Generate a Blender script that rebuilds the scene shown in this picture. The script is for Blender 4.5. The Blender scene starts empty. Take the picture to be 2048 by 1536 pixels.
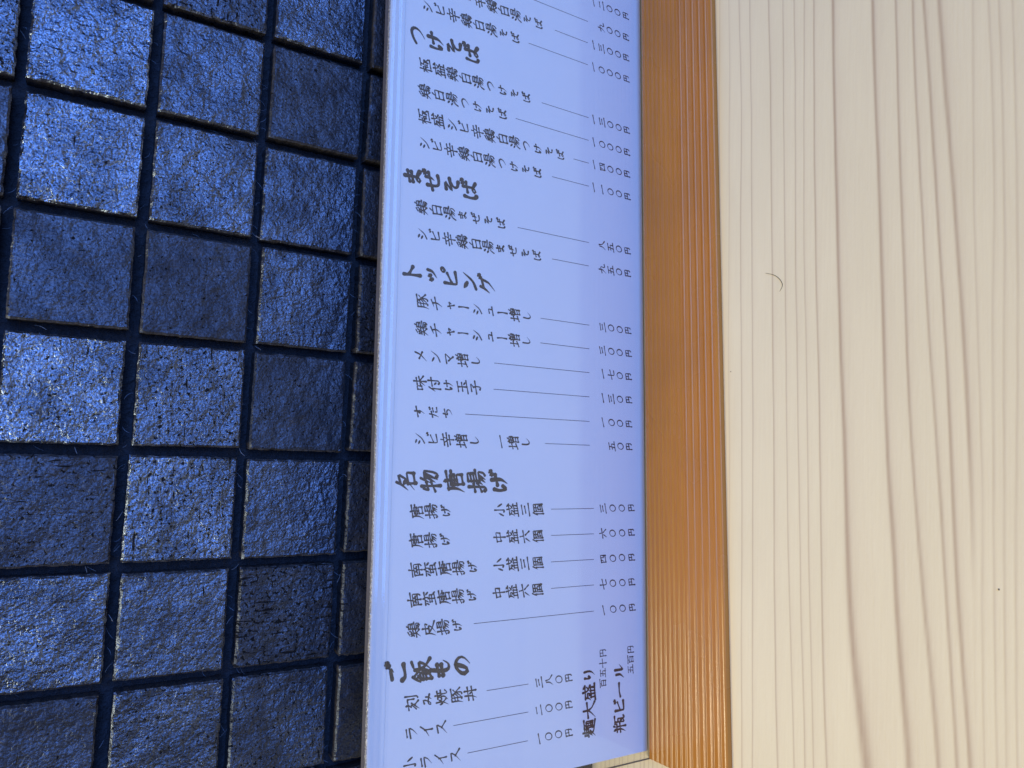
import bpy, math, random
import numpy as np
from mathutils import Matrix, Vector, noise

# ------------------------------------------------------------------ camera, world, lights, exposure
S = bpy.context.scene
COL = S.collection
R = ((0.04036, -0.52983, -0.84714), (-0.99656, 0.04004, -0.07252), (0.07234, 0.84716, -0.52639))
CAM_POS = (-0.03449, -0.35888, 0.29238)
cam_data = bpy.data.cameras.new('camera')
cam = bpy.data.objects.new('camera', cam_data)
COL.objects.link(cam)
m = Matrix(((R[0][0], -R[1][0], -R[2][0], CAM_POS[0]),
            (R[0][1], -R[1][1], -R[2][1], CAM_POS[1]),
            (R[0][2], -R[1][2], -R[2][2], CAM_POS[2]),
            (0, 0, 0, 1)))
cam.matrix_world = m
cam_data.sensor_fit = 'HORIZONTAL'
cam_data.sensor_width = 36.0
cam_data.lens = 1540.88 / 2048 * 36.0
cam_data.clip_start = 0.01
cam_data.clip_end = 50
S.camera = cam

W = bpy.data.worlds.new('World')
S.world = W
W.use_nodes = True
W.node_tree.nodes['Background'].inputs['Color'].default_value = (0.45, 0.47, 0.52, 1)
W.node_tree.nodes['Background'].inputs['Strength'].default_value = 0.03


def area(name, loc, target, sx, sy, power, color):
    d = bpy.data.lights.new(name, 'AREA')
    d.shape = 'RECTANGLE'
    d.size, d.size_y, d.energy, d.color = sx, sy, power, color
    o = bpy.data.objects.new(name, d)
    COL.objects.link(o)
    o.location = loc
    o.rotation_euler = (Vector(target) - Vector(loc)).to_track_quat('-Z', 'Y').to_euler()
    return o


# the window behind the photographer, and the warm lamp hanging over the counter
area('window_light', (0.75, -2.2, 0.86), (0.05, 0, 0.2), 2.4, 1.5, 90, (0.18, 0.368, 1.0))
area('ceiling_lamp', (-0.46, -0.20, 1.08), (-0.14, -0.19, 0), 0.70, 0.20, 13.2, (1.0, 0.90, 0.65))

S.view_settings.view_transform = 'Standard'
S.view_settings.look = 'None'
S.view_settings.exposure = 0.0
S.view_settings.gamma = 1.0
S.view_settings.use_curve_mapping = False
S.cycles.max_bounces = 8
S.cycles.transparent_max_bounces = 16
S.cycles.use_denoising = True
S.cycles.caustics_reflective = False
S.cycles.caustics_refractive = False

rnd = random.Random(7)


# ------------------------------------------------------------------ helpers
def mesh_obj(name, verts, faces, mat, parent=None, smooth=False):
    me = bpy.data.meshes.new(name)
    me.from_pydata([tuple(v) for v in verts], [], [tuple(f) for f in faces])
    me.update()
    if smooth:
        me.polygons.foreach_set('use_smooth', [True] * len(me.polygons))
    if mat:
        me.materials.append(mat)
    o = bpy.data.objects.new(name, me)
    COL.objects.link(o)
    if parent:
        o.parent = parent
    return o


def empty(name, loc, rz=0.0):
    o = bpy.data.objects.new(name, None)
    o.empty_display_size = 0.02
    COL.objects.link(o)
    o.location = loc
    o.rotation_euler = (0, 0, rz)
    return o


def tag(o, label=None, cat=None, group=None, kind=None):
    if label: o['label'] = label
    if cat: o['category'] = cat
    if group: o['group'] = group
    if kind: o['kind'] = kind
    return o


def box(x0, x1, y0, y1, z0, z1):
    v = [(x0, y0, z0), (x1, y0, z0), (x1, y1, z0), (x0, y1, z0), (x0, y0, z1), (x1, y0, z1), (x1, y1, z1), (x0, y1, z1)]
    f = [(0, 3, 2, 1), (4, 5, 6, 7), (0, 1, 5, 4), (1, 2, 6, 5), (2, 3, 7, 6), (3, 0, 4, 7)]
    return v, f


class NT:
    def __init__(self, name):
        self.mat = bpy.data.materials.new(name)
        self.mat.use_nodes = True
        self.t = self.mat.node_tree
        self.p = self.t.nodes['Principled BSDF']
        self.out = self.t.nodes['Material Output']

    def n(self, typ, **kw):
        nd = self.t.nodes.new(typ)
        for k, v in kw.items():
            setattr(nd, k, v)
        return nd

    def l(self, a, b):
        self.t.links.new(a, b)

    def math(self, op, a, b=None, c=None, clamp=False):
        nd = self.n('ShaderNodeMath', operation=op, use_clamp=clamp)
        for i, x in enumerate((a, b, c)):
            if x is None: continue
            if isinstance(x, (int, float)): nd.inputs[i].default_value = x
            else: self.l(x, nd.inputs[i])
        return nd.outputs[0]

    def noise(self, vec, scale, detail=3, rough=.55):
        nd = self.n('ShaderNodeTexNoise')
        nd.inputs['Scale'].default_value = scale
        nd.inputs['Detail'].default_value = detail
        nd.inputs['Roughness'].default_value = rough
        if vec is not None: self.l(vec, nd.inputs['Vector'])
        return nd.outputs['Fac']

    def ramp(self, fac, stops):
        nd = self.n('ShaderNodeValToRGB')
        e = nd.color_ramp.elements
        while len(e) < len(stops): e.new(0.5)
        for i, (p, c) in enumerate(stops):
            e[i].position = p
            e[i].color = c if len(c) == 4 else (*c, 1)
        self.l(fac, nd.inputs[0])
        return nd.outputs[0]

    def mix(self, fac, a, b):
        nd = self.n('ShaderNodeMix', data_type='RGBA')
        for s, x in ((0, fac), (6, a), (7, b)):
            if isinstance(x, (int, float)): nd.inputs[s].default_value = x
            elif isinstance(x, tuple): nd.inputs[s].default_value = x if len(x) == 4 else (*x, 1)
            else: self.l(x, nd.inputs[s])
        return nd.outputs[2]

    def attr(self, name):
        return self.n('ShaderNodeAttribute', attribute_name=name)

    def scale(self, vec, s):
        nd = self.n('ShaderNodeVectorMath', operation='MULTIPLY')
        self.l(vec, nd.inputs[0])
        nd.inputs[1].default_value = s
        return nd.outputs[0]

    def bump(self, h, strength, dist, prev=None):
        nd = self.n('ShaderNodeBump')
        nd.inputs['Strength'].default_value = strength
        if isinstance(dist, float): nd.inputs['Distance'].default_value = dist
        else: self.l(dist, nd.inputs['Distance'])
        self.l(h, nd.inputs['Height'])
        if prev is not None: self.l(prev, nd.inputs['Normal'])
        return nd.outputs[0]

    def set(self, **kw):
        for k, v in kw.items():
            k = k.replace('_', ' ')
            if isinstance(v, (int, float, tuple)): self.p.inputs[k].default_value = v
            else: self.l(v, self.p.inputs[k])


# ------------------------------------------------------------------ materials
def mat_tile():
    N = NT('dark_fired_clay')
    co = N.attr('tco').outputs['Vector']          # millimetres on each tile, turned and shifted tile by tile
    gl = N.attr('gloss').outputs['Fac']           # how glassy each tile is; rows behind the menu dulled for shade
    fine = N.noise(co, 0.95, 2, .6)
    mid = N.noise(co, 0.50, 3, .6)
    big = N.noise(co, 0.10, 2, .5)
    worn = N.attr('worn').outputs['Fac']
    st = N.math('MULTIPLY_ADD', N.math('POWER', worn, 2.0), -.10, N.noise(N.scale(co, (0.15, 1.05, 1.0)), 0.60, 2, .5))
    pit = N.math('MULTIPLY_ADD', N.math('POWER', worn, 2.0), -.09, N.noise(co, 0.55, 2, .5))
    lo, hi = [(0.0, (1, 1, 1)), (0.275, (1, 1, 1)), (0.325, (0, 0, 0)), (1.0, (0, 0, 0))], None
    pitm = N.ramp(pit, lo)
    crk = N.ramp(st, [(0.0, (1, 1, 1)), (0.225, (1, 1, 1)), (0.262, (0, 0, 0)), (1.0, (0, 0, 0))])
    hole = N.math('MAXIMUM', pitm, crk)
    warm = N.noise(co, 0.11, 3, .6)
    base = N.mix(gl, (0.020, 0.020, 0.023), (0.004, 0.004, 0.007))
    base = N.mix(N.math('MULTIPLY', N.ramp(warm, [(0.0, (0, 0, 0)), (.55, (0, 0, 0)), (.75, (1, 1, 1)), (1, (1, 1, 1))]), .5), base, (0.048, 0.042, 0.038))
    edge = N.attr('edge').outputs['Fac']
    base = N.mix(N.math('MULTIPLY', edge, .75), base, (0.085, 0.075, 0.066))
    base = N.mix(N.math('MULTIPLY', hole, .85), base, (0.006, 0.006, 0.006))
    N.set(Base_Color=base)
    r = N.math('MULTIPLY_ADD', gl, -0.17, 0.45)
    r = N.math('ADD', r, N.math('MULTIPLY', N.math('SUBTRACT', mid, 0.5), 0.30))
    r = N.math('ADD', r, N.math('MULTIPLY', hole, 0.3), clamp=True)
    N.set(Roughness=r)
    grain = N.ramp(fine, [(0.0, (.34, .34, .34)), (.38, (.48, .48, .48)), (.60, (1.1, 1.1, 1.1)), (1, (1, 1, 1))])
    sp = N.math('MULTIPLY_ADD', N.math('POWER', gl, 1.4), 1.08, 0.15)
    sp = N.math('MULTIPLY', sp, grain)
    pool = N.noise(co, 0.045, 3, .55)                      # glaze pooled thicker and thinner across a face
    sp = N.math('MULTIPLY', sp, N.ramp(pool, [(0.0, (.45, .45, .45)), (.36, (.55, .55, .55)), (.62, (1.15, 1.15, 1.15)), (1, (1.2, 1.2, 1.2))]))
    sp = N.math('MULTIPLY', sp, N.math('MULTIPLY_ADD', hole, -.92, 1.0))
    N.set(IOR=2.35, Specular_IOR_Level=sp, Specular_Tint=(.58, .74, 1.0, 1))
    lump = N.noise(co, 0.24, 2, .5)
    h = N.math('ADD', N.math('MULTIPLY', fine, 0.55), N.math('MULTIPLY', mid, 1.15))
    h = N.math('ADD', h, N.math('MULTIPLY', lump, 1.7))
    h = N.math('ADD', h, N.math('MULTIPLY', big, 2.2))
    h = N.math('SUBTRACT', h, N.math('MULTIPLY', hole, 0.9))
    N.set(Normal=N.bump(h, 1.0, N.math('MULTIPLY_ADD', gl, .00048, .00040)))
    return N.mat


def mat_bed():
    N = NT('shade_tinted_mortar')
    tc = N.n('ShaderNodeTexCoord').outputs['Object']
    a = N.noise(tc, 420, 4, .6)
    N.set(Base_Color=N.ramp(a, [(0, (.003, .004, .006)), (.45, (.006, .009, .016)), (.75, (.016, .024, .038)), (1, (.03, .04, .058))]), Roughness=.8)  # navy base colour puts the joints' blue light and shade into the mortar
    N.set(Normal=N.bump(a, 1, .0030))
    return N.mat


def simple(name, col, rough=.5, **kw):
    N = NT(name)
    N.set(Base_Color=(*col, 1), Roughness=rough, **kw)
    return N.mat


def mat_wood():
    N = NT('pale_cypress')
    tc = N.n('ShaderNodeTexCoord').outputs['Object']
    g = N.attr('grain').outputs['Fac']
    late = N.attr('late').outputs['Fac']
    fib = N.noise(N.scale(tc, (30, 900, 100)), 1.0, 4, .6)
    blot = N.noise(N.scale(tc, (16, 40, 20)), 1.0, 3, .5)
    peb = N.noise(N.scale(tc, (260, 420, 300)), 1.0, 2, .5)
    c = N.mix(blot, (0.668, 0.583, 0.400), (0.738, 0.648, 0.455))
    c = N.mix(N.math('MULTIPLY', late, .3), c, (0.63, 0.525, 0.385))
    c = N.mix(N.math('MULTIPLY', N.math('SUBTRACT', fib, .35, clamp=True), .55), c, (0.59, 0.485, 0.35))
    brk = N.math('MULTIPLY_ADD', fib, .5, .72, clamp=True)
    c = N.mix(N.math('MULTIPLY', g, N.math('MULTIPLY', brk, .85), clamp=True), c, (0.355, 0.24, 0.165))
    N.set(Base_Color=c, Roughness=N.math('MULTIPLY_ADD', peb, .2, .5), Specular_IOR_Level=.32)
    hh = N.math('ADD', N.math('MULTIPLY', fib, .5), N.math('MULTIPLY', peb, .7))
    hh = N.math('ADD', hh, N.math('MULTIPLY', g, .4))
    N.set(Normal=N.bump(hh, .35, .00030))
    return N.mat


def mat_strip():
    N = NT('amber_brown_plastic')
    tc = N.n('ShaderNodeTexCoord').outputs['Object']
    a = N.noise(N.scale(tc, (22, 260, 60)), 1.0, 3, .6)
    b = N.noise(N.scale(tc, (14, 22, 10)), 1.0, 3, .5)
    c = N.mix(a, (0.360, 0.138, 0.020), (0.440, 0.190, 0.036))
    c = N.mix(N.math('MULTIPLY', N.ramp(b, [(0, (0, 0, 0)), (.45, (0, 0, 0)), (.7, (1, 1, 1)), (1, (1, 1, 1))]), .5), c, (0.31, 0.130, 0.028))
    N.set(Base_Color=c, Roughness=N.math('MULTIPLY_ADD', b, .14, .20), Specular_IOR_Level=.42)
    N.set(Normal=N.bump(N.noise(N.scale(tc, (60, 1400, 200)), 1.0, 2, .5), .25, .00012))
    return N.mat


def mat_pane():
    N = NT('clear_acrylic')
    N.t.nodes.remove(N.p)
    tr = N.n('ShaderNodeBsdfTransparent')
    tr.inputs[0].default_value = (0.97, 0.98, 0.985, 1)
    gl = N.n('ShaderNodeBsdfGlossy')
    fr = N.n('ShaderNodeFresnel')
    ge = N.n('ShaderNodeNewGeometry').outputs['Backfacing']
    N.l(N.math('MULTIPLY_ADD', ge, 1 / 1.58 - 1.58, 1.58), fr.inputs['IOR'])
    mx = N.n('ShaderNodeMixShader')
    tc = N.n('ShaderNodeTexCoord').outputs['Object']
    nb = N.bump(N.noise(tc, 26, 2, .5), .12, .0006)
    N.l(nb, gl.inputs['Normal'])
    N.l(N.math('MULTIPLY_ADD', N.noise(tc, 45, 4, .65), .22, -.03, clamp=True), gl.inputs['Roughness'])
    N.l(fr.outputs[0], mx.inputs[0])
    N.l(tr.outputs[0], mx.inputs[1])
    N.l(gl.outputs[0], mx.inputs[2])
    N.l(mx.outputs[0], N.out.inputs['Surface'])
    return N.mat


def mat_sawn():
    N = NT('sawn_acrylic_edge')
    tc = N.n('ShaderNodeTexCoord').outputs['Object']
    a = N.noise(N.scale(tc, (1400, 900, 900)), 1.0, 2, .6)
    N.set(Base_Color=N.ramp(a, [(0, (.10, .095, .09)), (.48, (.20, .19, .18)), (.64, (.48, .47, .45)), (1, (.85, .84, .82))]),
          Roughness=.28, Specular_IOR_Level=.8)
    N.set(Normal=N.bump(a, 1, .0006))
    return N.mat


def mat_paper():
    N = NT('white_menu_paper')
    tc = N.n('ShaderNodeTexCoord').outputs['Object']
    a = N.noise(tc, 24, 3, .5)
    s = N.noise(N.scale(tc, (60, 60, 60)), 1.0, 2, .5)
    c = N.mix(a, (0.77, 0.77, 0.775), (0.81, 0.81, 0.81))
    c = N.mix(N.math('MULTIPLY', N.ramp(s, [(0, (0, 0, 0)), (.66, (0, 0, 0)), (.8, (1, 1, 1)), (1, (1, 1, 1))]), .10), c, (0.60, 0.60, 0.62))
    N.set(Base_Color=c, Roughness=.6, Specular_IOR_Level=.3)
    return N.mat


M_TILE, M_BED, M_WOOD, M_STRIP = mat_tile(), mat_bed(), mat_wood(), mat_strip()
M_PANE, M_SAWN, M_PAPER = mat_pane(), mat_sawn(), mat_paper()
M_BACK = simple('white_back_sheet', (0.77, 0.77, 0.775), .4)
M_BACK_EDGE = simple('smoked_back_edge', (0.088, 0.083, 0.094), .4)
M_INK = simple('brush_ink', (0.026, 0.022, 0.023), .55)
M_INK2 = simple('fine_brush_ink', (0.016, 0.015, 0.021), .55)
M_RULE = simple('thin_rule_ink', (0.050, 0.050, 0.065), .55)
M_FIBRE = simple('glass_fibre', (0.17, 0.21, 0.28), .4)
M_HAIR = simple('hair', (0.05, 0.045, 0.04), .5)
M_CRUMB = simple('crumb', (0.13, 0.10, 0.075), .8)
M_CHIP = simple('white_chip', (0.85, 0.85, 0.83), .5)

# ------------------------------------------------------------------ counter (grain lines in mm: points, width, strength)
GRAIN = [
([(198.4, -86.7), (170.8, -88.3), (130.8, -88.8), (78.4, -89.9), (-2.5, -91.8), (-39.5, -93.3), (-185.2, -96.9)], .5, .35),
([(195.2, -93.5), (141.1, -96.8), (76.7, -97.5), (-2.8, -100.2), (-74.9, -102.0), (-121.7, -102.5), (-182.3, -104.7)], .55, .6),
([(191.8, -100.6), (138.9, -102.9), (75.1, -104.6), (-3.1, -106.8), (-85.7, -108.7), (-180.1, -110.8)], .55, .6),
([(186.2, -112.2), (160.0, -113.9), (97.1, -115.9), (-3.6, -118.9), (-61.2, -120.7), (-117.2, -121.9), (-174.9, -124.7)], .6, .7),
([(182.0, -120.9), (131.7, -122.5), (58.9, -124.2), (-3.9, -126.3), (-60.5, -128.0), (-115.3, -130.3), (-171.7, -133.5)], .5, .6),
([(178.9, -127.4), (129.3, -129.2), (69.6, -129.9), (-4.1, -132.8), (-81.8, -134.7), (-124.5, -136.6), (-169.7, -138.9)], .5, .6),
([(176.0, -133.3), (115.7, -133.9), (57.0, -134.6), (-4.3, -137.5), (-81.1, -139.5), (-133.8, -141.5), (-168.1, -143.2)], .5, .55),
([(173.5, -138.5), (90.4, -140.0), (33.0, -141.7), (-4.6, -143.9), (-80.2, -145.5), (-121.8, -147.1), (-165.7, -149.6)], .7, .7),
([(168.7, -148.6), (121.8, -149.9), (53.6, -152.1), (-5.0, -154.6), (-36.8, -156.7), (-68.0, -158.0), (-98.5, -159.1), (-123.1, -161.6), (-141.8, -165.1), (-159.0, -167.7)], 1.25, .9),
([(159.5, -167.6), (114.7, -169.3), (71.0, -171.6), (-5.8, -174.5), (-36.0, -175.7), (-70.3, -178.5), (-103.8, -180.4), (-131.4, -182.9), (-152.6, -184.9)], 1.25, .85),
([(154.5, -178.0), (111.0, -179.5), (58.3, -181.6), (-6.2, -184.1), (-35.6, -186.1), (-64.3, -188.1), (-92.0, -191.1), (-119.1, -193.5), (-148.4, -196.3)], 1.0, .75),
([(150.9, -185.5), (108.2, -187.2), (66.7, -189.3), (-6.6, -193.7), (-30.5, -195.3), (-63.1, -197.7), (-99.2, -200.0), (-145.9, -203.1)], .9, .7),
([(148.7, -190.0), (111.3, -192.8), (70.2, -195.3), (35.3, -197.2), (-6.8, -199.8), (-44.2, -201.4), (-80.5, -203.2), (-115.7, -205.3), (-144.2, -207.6)], 1.05, .8),
([(145.9, -195.9), (109.1, -198.7), (58.6, -202.5), (24.6, -204.7), (-7.1, -206.5), (-30.1, -207.7), (-52.8, -208.4), (-70.7, -208.7), (-143.5, -209.6)], 1.3, .8),
([(139.4, -209.3), (71.3, -209.1), (23.9, -210.1), (-7.3, -211.3), (-43.4, -212.5), (-87.9, -211.5), (-142.6, -212.1)], .8, .32),
([(136.8, -214.7), (124.8, -215.5), (69.3, -216.4), (-7.5, -215.6), (-52.1, -215.4), (-95.6, -215.9), (-140.9, -216.7)], .8, .35),
([(135.0, -218.5), (105.9, -219.6), (59.0, -220.2), (-7.6, -219.4), (-69.1, -219.3), (-139.8, -219.5)], .8, .36),
([(132.8, -223.2), (76.4, -224.1), (30.9, -224.2), (-7.8, -223.9), (-68.6, -222.7), (-138.5, -223.1)], .8, .36),
]
y = -84.0
while y < 4:                                        # the quarter-sawn rings behind the first traced one
    GRAIN.append(([(230, y + 4.2), (0, y - 1.0), (-230, y - 6.0)], rnd.uniform(.4, .6), rnd.uniform(.35, .65)))
    y += rnd.uniform(2.6, 5.2)
y = -228.0
while y > -610:
    d = rnd.uniform(-2, 2)
    GRAIN.append(([(230, y + d), (60, y - .4), (-60, y + .3), (-230, y - d)], rnd.uniform(.6, 1.2), rnd.uniform(.3, .7)))
    y -= rnd.uniform(3.5, 10)

FLARE = {8: 1.9, 9: 1.1, 10: .7, 11: .3, 12: .4}       # rings that widen towards one end


def build_counter():
    nx = 120
    xs = np.linspace(-600, 600, nx)
    ys = np.concatenate([np.arange(-600, -236, 1.2), np.arange(-236, 6, .33)])
    ny = len(ys)
    g = np.zeros((nx, ny))
    late = np.zeros((nx, ny))
    for k, (pts, wd, st) in enumerate(GRAIN):
        p = sorted(pts)
        px = np.array([q[0] for q in p]); py = np.array([q[1] for q in p])
        s0 = (py[1] - py[0]) / (px[1] - px[0]); s1 = (py[-1] - py[-2]) / (px[-1] - px[-2])
        yl = np.interp(xs, px, py)
        yl = np.where(xs < px[0], py[0] + (xs - px[0]) * s0 * .6, yl)
        yl = np.where(xs > px[-1], py[-1] + (xs - px[-1]) * s1 * .6, yl)
        # smooth the kinks of the traced line
        ker = np.array([1, 3, 5, 6, 5, 3, 1.]); ker /= ker.sum()
        yl = np.convolve(np.pad(yl, 3, mode='reflect', reflect_type='odd'), ker, 'valid')
        yl = yl + np.array([.35 * noise.noise((x * .018, k * 7.3, 0)) + .16 * noise.noise((x * .06, k * 3.1, 5)) for x in xs])
        mod = np.array([1 + .25 * noise.noise((x * .012, k * 5.7, 9)) for x in xs])
        fl = FLARE.get(k)
        if fl: mod = mod * (1 + fl * np.clip((20 - xs) / 180, 0, 1.15) ** 1.5)
        fade = np.clip((xs + 95) / 70, .12, 1) if k == 13 else np.ones(nx)
        d = ys[None, :] - yl[:, None]
        wv = (wd * mod)[:, None]
        a = np.where(d > 0, np.exp(-(d / (wv * .52)) ** 2), .72 * np.exp(-(d / (wv * .75)) ** 2) + .28 * np.exp(d / (wv * 1.8)))
        g = np.maximum(g, a * st * fade[:, None])
        late = np.maximum(late, np.where(d > 0, 0, np.exp(d / (wv * 3.2))) * st * fade[:, None])
    V = np.zeros((nx, ny, 3))
    V[:, :, 0] = xs[:, None] / 1000
    V[:, :, 1] = ys[None, :] / 1000
    idx = np.arange(nx * ny).reshape(nx, ny)
    F = np.stack([idx[:-1, :-1], idx[1:, :-1], idx[1:, 1:], idx[:-1, 1:]], -1).reshape(-1, 4)
    V = V.reshape(-1, 3)
    # underside and edges of the slab
    b = len(V)
    x0, x1, y0, y1 = xs[0] / 1000, xs[-1] / 1000, ys[0] / 1000, ys[-1] / 1000
    sv, sf = box(x0, x1, y0, y1, -.03, -.0002)
    V = np.concatenate([V, np.array(sv)])
    me = bpy.data.meshes.new('counter')
    me.from_pydata(V.tolist(), [], F.tolist() + [tuple(i + b for i in f) for f in sf if f != (4, 5, 6, 7)])
    for nm, arr in (('grain', g), ('late', late)):
        at = me.attributes.new(nm, 'FLOAT', 'POINT')
        at.data.foreach_set('value', np.concatenate([arr.reshape(-1), np.zeros(8)]).astype(np.float32))
    me.materials.append(M_WOOD)
    o = bpy.data.objects.new('counter', me)
    COL.objects.link(o)
    tag(o, kind='structure')


build_counter()

# ------------------------------------------------------------------ tiled wall
PX, PZ, X0, Z0 = .0484, .0479, .0027, .1622          # joint spacing, and where two joints cross
# which tiles came out glassy (column, row) -> 0..1 ; the others are drawn at random, dulled behind the menu
GLOSS = {(3, 3): .5, (2, 3): .95, (1, 3): 1.0, (0, 3): .25, (-1, 3): .9, (-2, 3): .22, (-3, 3): .62, (-4, 3): .25,
         (3, 2): .4, (2, 2): .5, (1, 2): .62, (0, 2): .08, (-1, 2): .55, (-2, 2): .68, (-3, 2): .5, (-4, 2): .5,
         (3, 1): .55, (2, 1): .16, (1, 1): .42, (0, 1): .45, (-1, 1): .10, (-2, 1): .45, (-3, 1): .22, (-4, 1): .35,
         (2, 4): .7, (1, 4): .3, (0, 4): .5, (-1, 4): .4}


def build_wall():
    wall = empty('tiled_wall', (0, 0, 0))
    tag(wall, 'dark wall of square black fired clay tiles with open recessed joints', 'wall')
    verts, faces, tco, gloss, edge, worn = [], [], [], [], [], []
    n = 34
    for i in range(-9, 9):
        for j in range(-4, 6):
            r = random.Random(i * 91 + j * 17 + 5)
            cx, cz = X0 + (i + .5) * PX + r.uniform(-.0003, .0003), Z0 + (j - .5) * PZ + r.uniform(-.0003, .0003)
            if cz < .0: continue
            gx, gz = .0042 + r.uniform(-.0006, .0008), .0044 + r.uniform(-.0007, .0008)
            hx, hz = (PX - gx) / 2, (PZ - gz) / 2
            rot = math.radians(r.uniform(-.5, .5))
            tx, tz = r.uniform(-.020, .020), r.uniform(-.020, .020)
            lift = r.uniform(-.0007, .0005)
            gl = GLOSS.get((i, j), r.uniform(.1, .85) if j > 0 else r.uniform(.0, .12))  # lower rows kept dull: the menu's shade on them is put into the gloss
            turn = r.choice((0, 1))
            wn = r.random()
            off = (i * 313.0 + 4000, j * 271.0 + 4000)
            base = len(verts)
            us = [-1 + 2 * k / n for k in range(n + 1)]
            us = [math.copysign(1 - (1 - abs(u)) ** 1.15, u) for u in us]
            for a in range(n + 1):
                for b in range(n + 1):
                    u, v = us[a], us[b]
                    sx, sz = i * 13.1 + u * 24, j * 17.7 + v * 24
                    ex = hx + .00045 * noise.noise((sz * .35, i * 9.1, math.copysign(3, u))) + .00024 * noise.noise((sz * 1.3, i * 9.1, math.copysign(8, u)))
                    ez = hz + .00045 * noise.noise((sx * .35, j * 9.1, math.copysign(5, v))) + .00024 * noise.noise((sx * 1.3, j * 9.1, math.copysign(2, v)))
                    x, z = u * ex, v * ez
                    de = min(hx * (1 - abs(u)), hz * (1 - abs(v)))
                    # slightly broken arris
                    w = .0008 * (1 + .9 * noise.noise((sx * .5, sz * .5, 3)))
                    rr = max(0., w - de)
                    yy = lift + x * tx + z * tz + rr * rr / max(w, 1e-5) * 1.1 + .00040 * noise.noise((sx * .14, sz * .16, i + j)) \
                        + .00014 * noise.noise((sx * .6, sz * .7, i - j))
                    verts.append((cx + x * math.cos(rot) - z * math.sin(rot), yy, cz + x * math.sin(rot) + z * math.cos(rot)))
                    q = (x * 1000, z * 1000) if turn else (z * 1000, x * 1000)
                    tco.append((q[0] + off[0], q[1] + off[1], 0))
                    gloss.append(gl); worn.append(wn)
                    edge.append(max(0., 1 - de / .0009) * (.45 + .55 * noise.noise((sx * .9, sz * .9, 1))))
            W1 = n + 1
            for a in range(n):
                for b in range(n):
                    k = base + a * W1 + b
                    faces.append((k, k + W1, k + W1 + 1, k + 1))
            # the four sides, going back into the mortar
            ring = [(a, 0) for a in range(n)] + [(n, b) for b in range(n)] + [(a, n) for a in range(n, 0, -1)] + [(0, b) for b in range(n, 0, -1)]
            rb = len(verts)
            for k, (a, b) in enumerate(ring):
                p = verts[base + a * W1 + b]
                verts.append((cx + (p[0] - cx) * .985, .0098, cz + (p[2] - cz) * .985))
                t0 = tco[base + a * W1 + b]
                tco.append((t0[0], t0[1], 7))
                gloss.append(gl * .3); edge.append(0.15); worn.append(wn)
            for k in range(len(ring)):
                a, b = ring[k]; a2, b2 = ring[(k + 1) % len(ring)]
                k2 = (k + 1) % len(ring)
                faces.append((base + a2 * W1 + b2, base + a * W1 + b, rb + k, rb + k2))
    o = mesh_obj('tile_facing', verts, faces, M_TILE, wall, smooth=True)
    me = o.data
    at = me.attributes.new('tco', 'FLOAT_VECTOR', 'POINT'); at.data.foreach_set('vector', np.array(tco, dtype=np.float32).reshape(-1))
    at = me.attributes.new('gloss', 'FLOAT', 'POINT'); at.data.foreach_set('value', np.array(gloss, dtype=np.float32))
    at = me.attributes.new('worn', 'FLOAT', 'POINT'); at.data.foreach_set('value', np.array(worn, dtype=np.float32))
    at = me.attributes.new('edge', 'FLOAT', 'POINT'); at.data.foreach_set('value', np.clip(np.array(edge, dtype=np.float32), 0, 1))
    me.set_sharp_from_angle(angle=math.radians(38))
    v, f = box(-.60, .60, .0086, .05, -.03, .45)
    mesh_obj('mortar_bed', v, f, M_BED, wall)
    # loose strands of the mesh the tiles are mounted on
    fv, ff = [], []
    r = random.Random(3)

    def strand(x, z, ang, ln, wd):
        y0 = r.uniform(.0010, .0076)
        dx, dz = math.cos(ang), math.sin(ang)
        b = len(fv)
        segs = 5
        bow = r.uniform(-.0006, .0006)
        for k in range(segs + 1):
            t = k / segs - .5
            o_ = bow * (1 - 4 * t * t)
            w_ = wd * (1 - .5 * abs(2 * t))
            cx, cz, cy = x + dx * ln * t - dz * o_, z + dz * ln * t + dx * o_, y0 + .001 * math.sin(3 * t)
            for sgn in (-1, 1):
                fv.append((cx - sgn * dz * w_, cy, cz + sgn * dx * w_))
            fv.append((cx, cy - w_ * .9, cz))
        for k in range(segs):
            a = b + 3 * k
            for s, e in ((0, 2), (2, 1), (1, 0)):
                ff.append((a + s, a + 3 + s, a + 3 + e, a + e))
    for i in range(-5, 5):
        for j in range(0, 4):
            zj = Z0 + j * PZ
            for k in range(r.choice((2, 3, 4, 6))):
                x = X0 + i * PX + (r.random()) * PX
                strand(x, zj + r.uniform(-.0005, .0005), r.choice((-1, 1)) * r.uniform(.5, 1.1), r.uniform(.0018, .0052), r.uniform(.00004, .00011))
            for k in range(r.choice((0, 1, 2))):
                strand(X0 + i * PX + r.uniform(-.0005, .0005), zj + r.random() * PZ, r.uniform(.3, 1.2), r.uniform(.002, .0045), r.uniform(.00004, .00010))
    mesh_obj('mesh_fibre', fv, ff, M_FIBRE, wall)


build_wall()

# ------------------------------------------------------------------ menu stand: two acrylic sheets
YAW = math.radians(3.2085)
BASE = (0, -.02998, 0)
stand = empty('menu_stand', BASE, YAW)
tag(stand, 'clear acrylic menu stand upright on the counter in front of the tiled wall', 'menu stand')
U0, U1, VT = -.2006, .420, .1606


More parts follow.
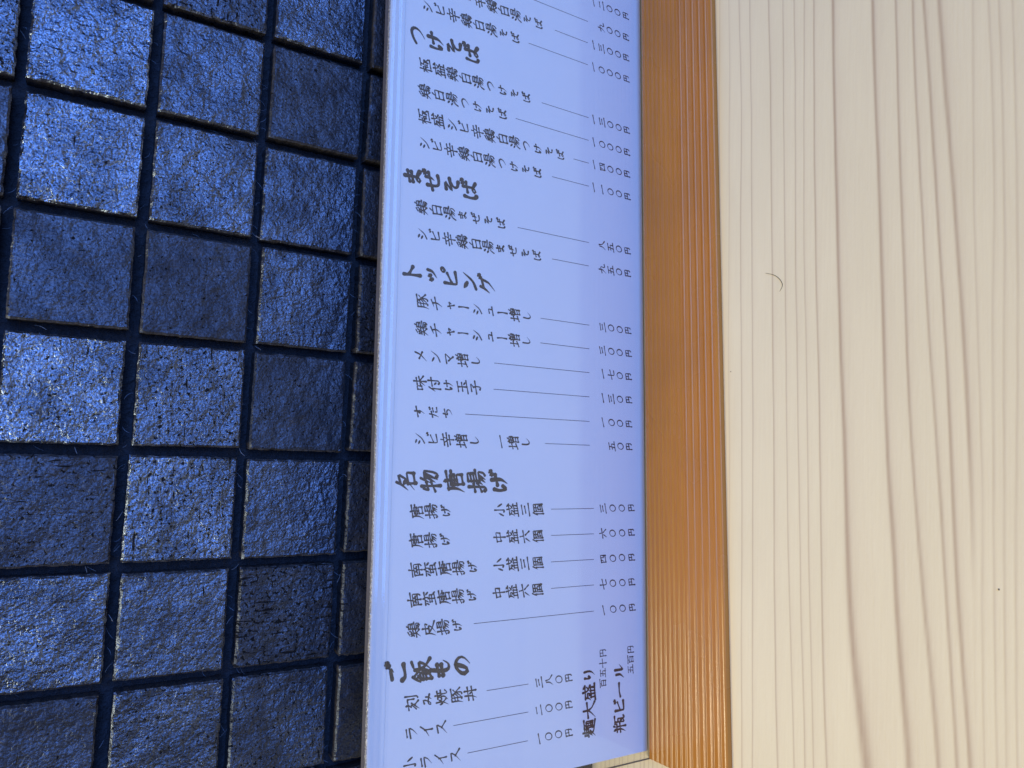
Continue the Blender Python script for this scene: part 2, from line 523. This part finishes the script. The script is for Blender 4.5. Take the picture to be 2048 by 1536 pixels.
def front_sheet():
    # clear sheet, its upper lip bowing gently back with the ripples of a heat bend
    vs = [0.0] + [k * .01 for k in range(1, 15)] + [.15 + k * (VT - .15) / 60 for k in range(61)]
    us = [U0 + (U1 - U0) * k / 60 for k in range(61)]
    V, F = [], []
    prof = []
    y = -.0024
    for k, v in enumerate(vs):
        if k:
            t = max(0., (v - .1500) / (VT - .1500))
            sl = math.tan(math.radians(3.5 * t)) + (.17 * (math.sin(t * 17) + .8 * math.sin(t * 41 + 1)) * min(1, t * 3) if t > 0 else 0)
            y += sl * (v - vs[k - 1])
        prof.append(y)
    n = len(vs)
    for side in (0, 1):
        for u in us:
            for k, v in enumerate(vs):
                wob = .0004 * noise.noise((u * 14, v * 60, 2)) * max(0., (v - .148) / .0126)
                V.append((u, prof[k] + side * .0019 + wob, v))
    nu = len(us)
    for side in (0, 1):
        o = side * nu * n
        for a in range(nu - 1):
            for b in range(n - 1):
                q = (o + a * n + b, o + (a + 1) * n + b, o + (a + 1) * n + b + 1, o + a * n + b + 1)
                F.append(q if side == 0 else q[::-1])
    mesh_obj('front_sheet', V, F, M_PANE, stand, smooth=True)
    # sawn rim: top and the two ends
    E, G = [], []
    top = prof[-1]
    for a, u in enumerate([U0 + (U1 - U0) * k / 400 for k in range(401)]):
        j = .00016 * noise.noise((u * 900, 1, 1)) + .0001 * noise.noise((u * 2300, 4, 1))
        wob = .0004 * noise.noise((u * 14, VT * 60, 2))
        E += [(u, top + wob + j * .8 - .00005, VT - .0001), (u, top + wob + .00195, VT - .0001), (u, top + wob + .0002 + j, VT + .00025), (u, top + wob + .0017 + j, VT + .00025)]
        if a:
            b = 4 * (a - 1); c = 4 * a
            G += [(b, c, c + 2, b + 2), (b + 2, c + 2, c + 3, b + 3), (b + 3, c + 3, c + 1, b + 1)]
    mesh_obj('sawn_rim', E, G, M_SAWN, stand)
    for u, sg in ((U0, -1), (U1, 1)):
        E, G = [], []
        for k, v in enumerate(vs):
            E += [(u + sg * .00004, prof[k], v), (u + sg * .00004, prof[k] + .0019, v)]
            if k: G.append((2 * k - 2, 2 * k, 2 * k + 1, 2 * k - 1))
        mesh_obj('end_rim', E, G, M_BACK_EDGE, stand)


front_sheet()
v, f = box(-.1972, U1 - .003, .0006, .0036, .0004, VT - .0004)
mesh_obj('back_sheet', v, f, M_BACK, stand)
v, f = box(-.1972, U1 - .003, .0006, .0038, VT - .00035, VT + .0001)
mesh_obj('back_rim', v, f, M_BACK_EDGE, stand)

# ------------------------------------------------------------------ the printed menu
sheet_y0, sheet_y1 = .00004, .00026
v, f = box(-.1971, U1 - .004, sheet_y0, sheet_y1, .0006, .1516)
menu = empty('menu_sheet', BASE, YAW)
tag(menu, 'long white menu sheet of brush written Japanese dishes and prices inside the acrylic stand', 'menu')
mesh_obj('paper', v, f, M_PAPER, menu)

# brush strokes on a 100 x 100 square, y downwards; c = curved, f = flicked thin end, d = dot
GL = {
'つ': 'cf 8,38 35,26 65,22 85,36 86,55 70,74 44,90',
'け': 'c 18,18 14,45 17,74 24,82 32,66|n 40,36 90,32|cf 66,10 68,40 64,65 46,92',
'そ': 'n 28,14 66,13 24,46 84,40|c 66,44 46,60 50,80 76,88',
'ば': 'c 16,16 12,45 15,75 24,84|n 38,38 88,34|c 64,14 65,48 64,74 50,84 40,76 52,66 70,74 88,88|d 78,8 83,18|d 90,3 96,13',
'ま': 'n 24,26 78,22|n 28,45 74,42|c 52,6 54,40 52,74 40,84 30,76 42,66 62,72 82,86',
'ぜ': 'n 8,46 92,36|cf 68,18 68,44 58,62|c 30,22 31,60 38,80 60,86 84,84|d 80,8 86,18|d 91,3 97,13',
'す': 'n 8,30 92,24|cf 54,6 55,40 48,58 38,52 42,40 54,42 56,60 36,94',
'だ': 'n 8,32 54,26|cf 34,8 27,50 10,90|n 54,46 84,42|c 52,66 56,82 90,82|d 70,10 76,20|d 83,5 89,15',
'ち': 'n 14,30 82,24|cf 46,6 36,50 55,44 78,52 76,74 38,94',
'し': 'cf 34,8 32,56 42,84 62,84 88,60',
'げ': 'c 14,20 10,46 13,75 20,82 28,66|n 34,38 80,34|cf 58,12 60,42 56,66 40,92|d 78,8 83,18|d 90,3 96,13',
'み': 'c 22,22 52,20 34,64 18,82 10,70 28,58 60,64 92,76|cf 74,40 71,64 52,92',
'も': 'cf 46,8 38,55 44,82 66,84 82,62|n 20,34 66,29|n 18,54 64,49',
'の': 'cf 54,26 46,56 28,78 14,60 22,36 54,18 84,38 84,64 54,92',
'ご': 'cf 28,24 72,22 56,36|c 20,70 36,84 84,82|d 78,6 84,16|d 90,2 96,12',
'り': 'c 30,14 26,45 31,58 40,46|cf 68,12 72,45 64,72 44,94',
'シ': 'd 22,20 42,32|d 14,44 34,56|cf 20,90 56,72 88,30',
'ビ': 'c 28,14 28,68 36,82 86,80|n 82,34 30,52|d 76,6 82,16|d 89,2 95,12',
'ピ': 'c 24,16 24,68 32,84 84,82|n 74,36 28,54|o 87,14 9',
'ト': 'n 38,8 40,94|n 42,38 78,60',
'ッ': 'd 20,42 28,58|d 42,36 50,52|cf 82,36 72,66 38,92',
'ン': 'd 16,22 42,40|cf 16,88 55,72 92,26',
'グ': 'cf 34,10 27,34 6,60|f 34,28 72,24 60,62 22,94|d 76,10 82,20|d 88,4 94,14',
'チ': 'f 74,12 50,22 22,28|n 6,52 94,46|cf 52,22 53,60 30,94',
'ャ': 'n 22,52 84,42 66,62|n 40,30 56,94',
'ー': 'n 48,10 52,50 50,90',
'－': 'n 8,56 40,48 92,50',
'ュ': 'n 30,46 68,43 64,80|n 14,84 90,81',
'メ': 'cf 74,10 54,50 12,92|n 28,36 76,66',
'マ': 'n 12,24 84,22 50,60|n 34,44 64,84',
'ラ': 'n 26,18 76,16|f 16,42 84,40 70,66 34,94',
'イ': 'cf 80,8 52,42 10,64|n 54,38 54,94',
'ス': 'f 20,20 74,18 54,52 8,88|n 52,52 90,88',
'ル': 'cf 30,20 28,54 6,86|f 58,12 58,80 94,50',
'一': 'n 8,54 92,48',
'二': 'n 24,28 76,26|n 8,76 92,74',
'三': 'n 18,22 82,20|n 26,48 74,46|n 6,80 94,78',
'四': 'n 16,24 20,82|n 16,24 84,22 80,82|f 40,26 26,58|c 60,24 62,54 76,54|n 20,78 80,76',
'五': 'n 18,18 82,16|n 48,18 36,82|n 22,48 72,46 68,82|n 6,84 94,82',
'六': 'n 50,6 52,26|n 8,38 92,36|f 36,52 12,88|n 60,52 86,86',
'七': 'n 6,48 94,38|c 44,10 44,70 54,84 88,82',
'八': 'cf 40,20 34,54 8,88|c 54,14 64,54 94,86',
'九': 'c 6,38 64,34 62,70 70,84 94,80|cf 38,8 36,50 8,90',
'十': 'n 6,46 94,44|n 50,6 50,96',
'百': 'n 8,14 92,12|n 50,14 40,32|n 22,34 24,90|n 22,34 78,32 76,90|n 24,60 76,58|n 24,86 76,84',
'〇': 'O 50,50 33 38',
'円': 'n 18,16 18,94|n 18,16 82,14 82,86 70,92|n 50,16 50,54|n 18,54 82,52',
'小': 'n 50,6 50,88 38,80|d 26,38 12,70|d 72,34 92,68',
'中': 'n 18,28 22,62|n 18,28 82,26 78,60|n 22,60 78,58|n 50,4 50,98',
'個': 'f 26,6 6,46|n 18,34 18,96|n 36,18 36,94|n 36,18 88,16 88,94|n 44,36 80,34|n 62,24 62,52|n 50,54 50,76|n 50,54 76,53 75,76|n 50,74 75,73|n 36,91 88,89',
'極': 'n 4,34 38,32|n 22,6 22,96|f 20,36 4,68|d 26,42 36,54|n 42,14 94,12|n 60,14 54,38 74,38 70,72|n 42,46 42,66|n 42,46 55,45 55,64|n 42,64 55,63|f 76,42 92,42 74,76|n 76,48 96,78|n 38,90 98,88',
'盛': 'n 14,22 92,20|cf 20,22 18,44 4,64|n 22,38 46,36 42,54 36,52|c 54,4 62,38 90,58|f 82,32 56,56|d 74,4 84,14|n 22,64 24,92|n 22,64 80,62 78,92|n 42,64 42,92|n 60,63 60,92|n 4,94 98,92',
'鶏': 'f 38,6 10,20|d 10,26 16,36|d 24,24 28,34|f 42,20 34,36|n 10,46 46,43|n 4,64 50,61|f 28,46 26,66 4,94|n 28,64 50,88|f 74,2 66,14|n 56,16 56,58|n 56,16 88,14 87,42|n 57,29 87,28|n 57,42 87,41|n 56,57 98,55|n 56,70 93,68 90,90 80,94|d 56,78 50,90|d 66,76 68,85|d 76,75 79,84',
'白': 'f 52,2 36,24|n 20,26 24,94|n 20,26 80,24 78,94|n 24,56 78,54|n 24,90 78,88',
'湯': 'd 12,12 26,24|d 4,38 18,48|f 8,94 18,76 30,58|n 44,8 44,38|n 44,8 82,6 81,37|n 44,22 82,21|n 44,37 82,36|n 32,52 96,49|f 48,52 28,78|n 44,66 88,63 84,88 72,94|f 58,66 36,94|f 72,65 50,96',
'辛': 'n 50,2 50,18|n 12,22 88,20|n 34,26 40,42|n 66,24 60,42|n 4,48 96,46|n 18,68 82,66|n 50,48 50,99',
'豚': 'cf 12,12 12,60 2,94|n 12,12 36,11 36,92 28,88|n 13,36 36,35|n 13,58 36,57|n 44,14 94,12|f 64,14 40,38|c 58,28 72,52 68,86 58,92|f 62,42 40,62|f 68,54 40,84|f 90,28 72,44|n 72,46 98,80',
'増': 'n 4,40 36,37|n 20,12 20,76|n 2,82 38,70|d 52,4 58,16|f 80,2 70,16|n 46,20 48,46|n 46,20 90,18 88,45|n 47,33 89,32|n 67,19 67,45|n 48,46 88,45|n 52,56 53,96|n 52,56 86,54 85,96|n 53,74 85,73|n 53,94 85,93',
'味': 'n 8,28 10,64|n 8,28 32,26 30,62|n 10,62 30,61|n 42,30 86,28|n 36,52 96,49|n 64,6 64,98|f 62,52 34,86|n 66,52 98,82',
'付': 'f 32,6 4,52|n 22,36 22,96|n 38,34 96,31|n 76,6 76,84 64,94 56,86|d 50,50 60,64',
'玉': 'n 16,16 84,14|n 20,50 80,48|n 50,16 50,86|n 4,90 96,87|d 66,62 78,76',
'子': 'n 20,14 76,12 52,34|c 52,34 58,60 54,90 38,84|n 4,52 96,49',
'名': 'cf 42,4 32,28 8,54|f 34,22 76,18 56,50 10,84|d 34,36 52,50|n 36,58 38,94|n 36,58 84,56 80,92|n 38,90 80,88',
'物': 'f 18,14 8,38|n 14,34 46,31|n 28,6 28,96|n 4,68 46,54|f 62,6 42,48|n 56,28 93,25 88,70 78,92 68,84|f 70,28 44,74|f 82,27 54,88',
'唐': 'd 50,0 52,14|n 12,18 92,16|cf 18,18 18,60 2,96|n 34,32 78,30 77,52|n 24,42 94,40|n 34,53 77,52|n 54,22 54,64|n 36,66 38,96|n 36,66 80,64 78,94|n 38,92 78,91',
'揚': 'n 4,34 38,30|n 24,4 24,84 14,92 8,84|n 2,68 42,52|n 50,6 50,36|n 50,6 84,4 83,35|n 50,21 83,20|n 50,36 83,35|n 40,50 98,47|f 54,50 34,76|n 50,64 91,61 86,90 76,94|f 64,64 42,92|f 76,63 56,96',
'南': 'n 6,24 94,22|n 50,2 46,38|n 14,40 16,96|n 14,40 86,38 86,86 76,94|d 36,46 42,56|d 64,44 58,56|n 28,60 72,58|n 24,74 76,72|n 50,58 50,96',
'蛮': 'd 50,0 51,14|n 8,18 92,16|f 40,18 28,44|n 58,18 58,42 50,42|d 22,26 10,44|d 76,26 90,42|n 26,52 28,70|n 26,52 76,50 74,68|n 28,69 74,68|n 50,42 50,90|n 10,94 86,86|d 74,76 90,94',
'皮': 'n 18,24 84,22 76,38|cf 18,24 18,56 4,94|n 50,2 50,48|f 28,50 72,47 58,72 22,96|c 34,56 56,76 96,94',
'刻': 'd 30,0 32,14|n 4,20 62,18|n 34,20 16,42 40,40 6,72|f 46,44 6,94|n 34,66 58,92|n 70,20 70,64|n 90,4 90,88 78,94',
'焼': 'd 8,32 14,50|d 38,26 30,46|cf 22,6 22,52 2,94|n 24,58 40,80|n 46,22 94,20|n 68,4 68,36|n 56,24 54,46|n 80,22 82,44|n 42,48 98,46|cf 60,50 56,74 36,96|c 76,50 76,84 84,92 98,78',
'丼': 'n 8,34 92,32|n 4,66 96,63|cf 36,8 34,60 18,96|n 68,6 68,96|d 47,44 55,56',
'飯': 'f 28,2 2,38|n 28,8 50,30|d 24,24 28,32|n 14,40 14,92|n 14,40 42,39 41,66|n 14,53 41,52|n 14,66 41,65|f 14,92 42,76|d 34,74 48,92|f 92,6 56,16|cf 56,16 56,56 44,94|f 58,42 88,40 78,66 52,96|c 60,52 74,74 98,94',
'麺': 'n 8,16 48,14|n 10,30 46,28|n 2,44 52,42|n 28,2 28,44|f 26,46 4,74|f 18,56 42,54 2,96|c 18,64 36,82 98,96|n 52,12 98,10|n 72,12 68,26|n 54,28 56,78|n 54,28 92,26 90,78|n 66,28 66,76|n 80,28 80,76|n 66,44 80,43|n 66,60 80,59|n 56,78 90,77',
'大': 'n 6,38 94,33|cf 50,4 46,48 6,94|c 50,42 66,70 96,92',
'瓶': 'd 14,4 20,20|f 42,2 34,20|n 4,28 50,26|n 2,54 54,51|cf 18,28 18,60 4,94|n 36,27 36,96|n 54,14 98,12|n 64,14 62,86 82,76|n 66,38 84,36 84,76 90,92 99,80|d 70,54 78,66',
}


def catmull(p, k=7):
    p = [np.array(q, float) for q in p]
    q = [2 * p[0] - p[1]] + p + [2 * p[-1] - p[-2]]
    out = []
    for i in range(1, len(q) - 2):
        for s in range(k):
            t = s / k
            out.append(.5 * (2 * q[i] + (q[i + 1] - q[i - 1]) * t + (2 * q[i - 1] - 5 * q[i] + 4 * q[i + 1] - q[i + 2]) * t * t
                             + (3 * q[i] - q[i - 1] - 3 * q[i + 1] + q[i + 2]) * t ** 3))
    out.append(p[-1])
    return np.array(out)


def resample(p, n):
    p = np.array(p, float)
    d = np.concatenate([[0], np.cumsum(np.hypot(*np.diff(p, axis=0).T))])
    t = np.linspace(0, d[-1], n)
    return np.stack([np.interp(t, d, p[:, 0]), np.interp(t, d, p[:, 1])], 1), d[-1]


class Ink:
    """Collects the brush strokes of one line of writing into one mesh (local x across, z up)."""
    def __init__(self):
        self.v, self.f, self.k = [], [], 0

    def ribbon(self, pts, wid, closed=False):
        n = len(pts)
        t = np.gradient(pts, axis=0)
        if closed:
            t[0] = t[-1] = pts[1] - pts[-2]
        t /= np.maximum(np.hypot(t[:, 0], t[:, 1])[:, None], 1e-9)
        nr = np.stack([-t[:, 1], t[:, 0]], 1)
        y = -.000012 - .000004 * (self.k % 30)
        self.k += 1
        b = len(self.v)
        for i in range(n):
            for s in (-1, 1):
                q = pts[i] + nr[i] * wid[i] * s
                self.v.append((q[0], y, q[1]))
        for i in range(n - 1):
            a = b + 2 * i
            self.f.append((a, a + 2, a + 3, a + 1))
        if not closed:
            for e, sg in ((0, -1), (n - 1, 1)):
                c = len(self.v)
                idx = [b + 2 * e, ]
                for j in range(1, 6):
                    an = math.pi * j / 6
                    q = pts[e] + (-nr[e] * math.cos(an) + t[e] * sg * math.sin(an)) * wid[e]
                    self.v.append((q[0], y, q[1])); idx.append(c + j - 1)
                idx.append(b + 2 * e + 1)
                self.f.append(idx if sg > 0 else idx[::-1])

    def glyph(self, ch, u, v, em, w, r, slant=.10, sx=1.0):
        """centre u,v and size in metres; w = brush width in metres"""
        for st in GL[ch].split('|'):
            kind, *pt = st.split()
            if kind in 'oO':
                cx, cy = map(float, pt[0].split(','))
                rx = float(pt[1]); ry = float(pt[2]) if len(pt) > 2 else rx
                a = np.linspace(0, 2 * math.pi, 29) + 1.2
                p = np.stack([cx + rx * np.cos(a), cy + ry * np.sin(a)], 1)
                n = len(p)
                prof = .80 + .22 * np.cos(a - .6)
            else:
                p = [tuple(map(float, q.split(','))) for q in pt]
                p = [(x + r.uniform(-1.2, 1.2), y_ + r.uniform(-1.2, 1.2)) for x, y_ in p]
                if 'c' in kind and len(p) > 2:
                    p = catmull(p)
                elif len(p) > 2:                     # round the turns a little, the way a brush does
                    q = [p[0]]
                    for i in range(1, len(p) - 1):
                        a, b, c = (np.array(p[k]) for k in (i - 1, i, i + 1))
                        la, lc = np.hypot(*(a - b)), np.hypot(*(c - b))
                        s = min(5., la * .3, lc * .3)
                        q += [b + (a - b) / la * s, b + ((a - b) / la + (c - b) / lc) * s * .28, b + (c - b) / lc * s]
                    p = q + [p[-1]]
                p, ln = resample(p, 16 if len(p) > 2 else 9)
                n = len(p)
                t = np.linspace(0, 1, n)
                if 'd' in kind:
                    prof = .55 + .65 * np.sin(np.clip(t * 1.15, 0, 1) * math.pi * .75)
                elif 'f' in kind:
                    prof = 1.02 - .10 * np.sin(t * math.pi) - .82 * np.clip((t - .45) / .55, 0, 1) ** 1.4
                else:
                    prof = 1.10 - .46 * np.sin(t * math.pi) ** .9 + .08 * t
                    if ln < 22: prof = prof * .9
                prof = prof * (1 + .10 * r.uniform(-1, 1))
            d = np.gradient(p, axis=0)
            an = np.arctan2(d[:, 1], d[:, 0])
            prof = prof * (.70 + .42 * np.abs(np.sin(an - math.radians(-38))))    # slanted brush: rising strokes thinner
            x = (p[:, 0] - 50) / 100 * em * sx
            z = -(p[:, 1] - 50) / 100 * em
            z = z + x * slant
            pts = np.stack([u + x, v + z], 1)
            self.ribbon(pts, prof * w / 2, closed=kind in 'oO')

    def rule(self, u, v0, v1, w):
        pts = np.array([(u, v0), (u, (v0 + v1) / 2), (u, v1)], float)
        self.ribbon(pts, np.array([w / 2] * 3))

    def build(self, name, mat, lab=None):
        o = mesh_obj(name, self.v, self.f, mat, menu)
        if lab: o['label'] = lab
        return o


KANA = set('つけそばまぜすだちしげみもごのりシビピトッングチャーュメマライスル－')
KATA = set('シビピトッングチャーュメマライスル－')
SMALL = set('ャュッ')
mm = .001


def writing(name, text, u, vs, em, w, mat, seed, kana=.80, price=False, horizontal=False, lab=None, slant=.18, kanji_w=1.0):
    ink = Ink()
    r = random.Random(seed)
    for ch, pos in zip(text, vs):
        if ch == ' ': continue
        e = em
        if ch in KATA: e *= max(kana, .95)
        elif ch in KANA: e *= kana
        if ch in SMALL: e *= .82
        if price and ch == '〇': e *= .90
        if price and ch == '円': e *= .86
        uu, vv = (pos, u) if horizontal else (u, pos)
        ww = w if ch in KANA or ch in SMALL else w * kanji_w
        ink.glyph(ch, uu * mm + r.uniform(-.12, .12) * mm, vv * mm + r.uniform(-.12, .12) * mm, e * mm, ww * mm, r, slant)
    return ink.build(name, mat, lab)


HEADS = [('つけそば', 161.7, [145.2, 135.2, 124.6, 114.6], 9.9, 1.85),
         ('まぜそば', 89.3, [145.2, 135.2, 124.5, 114.6], 9.9, 1.85),
         ('トッピング', 42.6, [144.8, 134.9, 124.3, 114.2, 103.8], 9.8, 1.7),
         ('名物唐揚げ', -55.1, [144.8, 132.6, 120.0, 107.5, 95.0], 10.7, 2.0),
         ('ご飯もの', -140.0, [146.4, 134.4, 124.6, 114.3], 10.5, 2.1)]
for k, (t, u, vs, em, w) in enumerate(HEADS):
    writing('section_heading', t, u, vs, em, w, M_INK, 100 + k, kana=1.0, kanji_w=.78)

ITEMS = [  # name, column, rule from-to, price, first price position
    ('極盛鶏白湯そば', 218.2, None, '一二〇〇円', 36.0),
    ('鶏白湯そば', 204.9, (77.5, 40.1), '九〇〇円', 30.1),
    ('極盛シビ辛鶏白湯そば', 192.0, (62.7, 40.1), '一三〇〇円', 36.0),
    ('シビ辛鶏白湯そば', 178.8, (79.9, 40.1), '一〇〇〇円', 36.0),
    ('極盛鶏白湯つけそば', 147.5, (71.2, 39.5), '一三〇〇円', 35.9),
    ('鶏白湯つけそば', 134.2, (87.6, 39.5), '一〇〇〇円', 35.9),
    ('極盛シビ辛鶏白湯つけそば', 120.9, (49.8, 39.5), '一四〇〇円', 35.9),
    ('シビ辛鶏白湯つけそば', 107.6, (64.1, 39.5), '一一〇〇円', 35.9),
    ('鶏白湯まぜそば', 75.4, (85.7, 39.5), '八五〇円', 30.1),
    ('シビ辛鶏白湯まぜそば', 62.2, (63.9, 39.6), '九五〇円', 30.1),
    ('豚チャーシュー増し', 29.3, (71.0, 39.3), '三〇〇円', 30.0),
    ('鶏チャーシュー増し', 16.3, (71.0, 39.3), '三〇〇円', 30.0),
    ('メンマ増し', 3.3, (98.7, 39.3), '一七〇円', 30.0),
    ('味付け玉子', -9.8, (98.9, 39.3), '一三〇円', 30.0),
    ('すだち', -23.0, (114.6, 39.2), '一〇〇円', 30.0),
    ('シビ辛増し 一増し', -35.7, (67.7, 39.2), '五〇円', 23.9),
    ('唐揚げ   小盛三個', -69.0, (63.8, 36.5), '三〇〇円', 30.1),
    ('唐揚げ   中盛六個', -82.2, (63.7, 36.5), '六〇〇円', 30.1),
    ('南蛮唐揚げ 小盛三個', -95.4, (63.6, 36.5), '四〇〇円', 30.1),
    ('南蛮唐揚げ 中盛六個', -108.5, (63.6, 36.5), '七〇〇円', 30.1),
    ('鶏皮揚げ', -121.8, (108.0, 36.6), '一〇〇円', 30.1),
    ('刻み焼豚丼', -153.2, (100.4, 77.0), '三八〇円', 70.6),
    ('ライス', -166.3, (117.8, 77.0), '二〇〇円', 70.6),
    ('小ライス', -179.6, (110.2, 77.1), '一〇〇円', 70.6),
]
for k, (t, u, rule, price, pv) in enumerate(ITEMS):
    v0 = 140.4 if u > 60 else 139.0
    pitch = 7.42
    vs = [v0 - pitch * i for i in range(len(t))]
    cut = t.find(' ')
    if cut > 0:
        g = len(t) - len(t[cut:].lstrip())
        writing('dish_name', t[:cut], u, vs[:cut], 6.85, .80, M_INK2, 300 + k)
        writing('portion_size', t[g:], u, vs[g:], 6.85, .80, M_INK2, 400 + k)
    else:
        writing('dish_name', t, u, vs, 6.85, .80, M_INK2, 300 + k)
    if rule:
        ink = Ink(); ink.rule(u * mm, rule[0] * mm, rule[1] * mm, .30 * mm)
        ink.build('leader_line', M_RULE)
    pp = 6.0 if u > -60 else 6.45 if u > -130 else 5.95
    writing('dish_price', price, u, [pv - pp * i for i in range(len(price))], 5.6, .66, M_INK2, 600 + k, price=True)
writing('side_heading', '麺大盛り', 39.6, [-179.8, -171.0, -162.2, -153.2], 8.4, 1.35, M_INK, 900, kana=.95, horizontal=True, slant=.06, kanji_w=.85)
writing('side_price', '百五十円', 30.7, [-158.6, -153.6, -148.7, -143.5], 4.9, .62, M_INK2, 901, horizontal=True, slant=.06, kanji_w=.85)
writing('side_heading', '瓶ビ－ル', 19.5, [-180.7, -172.1, -163.3, -153.9], 8.4, 1.35, M_INK, 902, kana=.95, horizontal=True, slant=.06, kanji_w=.85)
writing('side_price', '五百円', 11.8, [-153.8, -148.9, -143.8], 4.9, .62, M_INK2, 903, horizontal=True, slant=.06, kanji_w=.85)


# ------------------------------------------------------------------ ribbed strip lying along the foot of the stand
def build_strip():
    h = 4.0
    fine = [7.8 + 3.48 * k for k in range(8)]
    wide = [36.2, 40.95, 45.8, 50.5, 55.1]
    q = np.concatenate([np.arange(2.7, 34, .10), np.arange(34, 59.01, .10)])
    z = np.full(len(q), h)
    for c in fine:                                   # thin beads with a scored line in front of each
        z += .40 * np.exp(-((q - c) / .40) ** 2)
        z -= .20 * np.exp(-((q - c - .95) / .30) ** 2)
    for c in wide:                                   # broad reeds parted by deeper grooves
        z += .70 * np.exp(-(np.abs(q - c) / .55) ** 3)
        z -= .26 * np.exp(-((q - c + .95) / .34) ** 2)
        z += .10 * np.exp(-((q - c - 2.4) / 1.4) ** 2)
    z -= np.where(q > 57.6, (q - 57.6) ** 2 * .45, 0)
    z -= np.where(q < 6.0, (6.0 - q) ** 2 * .30, 0)
    prof = [(2.7, 0.0)] + list(zip(q, z)) + [(58.5, 0.0)]
    us = [-.1990 + .60 * k / 40 for k in range(41)]
    V, F = [], []
    n = len(prof)
    for u in us:
        for a, b in prof:
            V.append((u, -a * mm, b * mm))
    for i in range(len(us) - 1):
        for j in range(n - 1):
            a = i * n + j
            F.append((a, a + 1, a + n + 1, a + n))
    F.append(tuple(range(n))[::-1])
    F.append(tuple((len(us) - 1) * n + j for j in range(n)))
    o = mesh_obj('ribbed_strip', V, F, M_STRIP, None, smooth=True)
    o.data.set_sharp_from_angle(angle=math.radians(50))
    o.location = BASE
    o.rotation_euler = (0, 0, YAW)
    tag(o, 'amber brown ribbed plastic strip lying on the pale counter along the foot of the menu', 'strip')


build_strip()


# ------------------------------------------------------------------ small things
def tube(name, pts, rad, mat, label, cat):
    cu = catmull(pts, 8) if len(pts[0]) == 2 else None
    V, F = [], []
    p = [np.array((a, b, rad * 1.0 + .0) ) for a, b in cu * mm]
    n = len(p)
    for i in range(n):
        t = p[min(i + 1, n - 1)] - p[max(i - 1, 0)]
        t /= np.linalg.norm(t)
        s = np.array((-t[1], t[0], 0)); up = np.array((0, 0, 1.))
        rr = rad * (1 - .6 * abs(2 * i / (n - 1) - 1) ** 2)
        for k in range(6):
            an = k * math.pi / 3
            V.append(p[i] + s * rr * math.cos(an) + up * rr * math.sin(an))
    for i in range(n - 1):
        for k in range(6):
            F.append((i * 6 + k, i * 6 + (k + 1) % 6, i * 6 + 6 + (k + 1) % 6, i * 6 + 6 + k))
    o = mesh_obj(name, V, F, mat, None, True)
    tag(o, label, cat)
    return o


tube('hair', [(49.8, -113.5), (47.9, -118.7), (45.4, -121.9), (42.8, -123.4), (41.0, -122.9), (39.7, -121.8)], .00013, M_HAIR,
     'short curved dark hair lying on the pale wooden counter', 'hair')


def crumb(name, x, y_, z, r, mat, label, cat, seed):
    rr = random.Random(seed)
    V, F = [], []
    for i in range(7):
        th = math.pi * i / 6
        for k in range(8):
            ph = 2 * math.pi * k / 8
            q = r * (1 + rr.uniform(-.25, .25))
            V.append((q * math.sin(th) * math.cos(ph) * 1.3, q * math.sin(th) * math.sin(ph), q * math.cos(th) * .7))
    for i in range(6):
        for k in range(8):
            F.append((i * 8 + k, i * 8 + 8 + k, i * 8 + 8 + (k + 1) % 8, i * 8 + (k + 1) % 8))
    o = mesh_obj(name, V, F, mat, None, True)
    o.location = (x, y_, z)
    tag(o, label, cat)


crumb('crumb', -.0799, -.2175, .0002, .00028, M_CRUMB, 'tiny brown crumb on the counter near its warm lit corner', 'crumb', 1)
crumb('crumb', .0036, -.0932, .00015, .00020, M_CRUMB, 'tiny dark speck on the counter just beside the ribbed strip', 'crumb', 2)
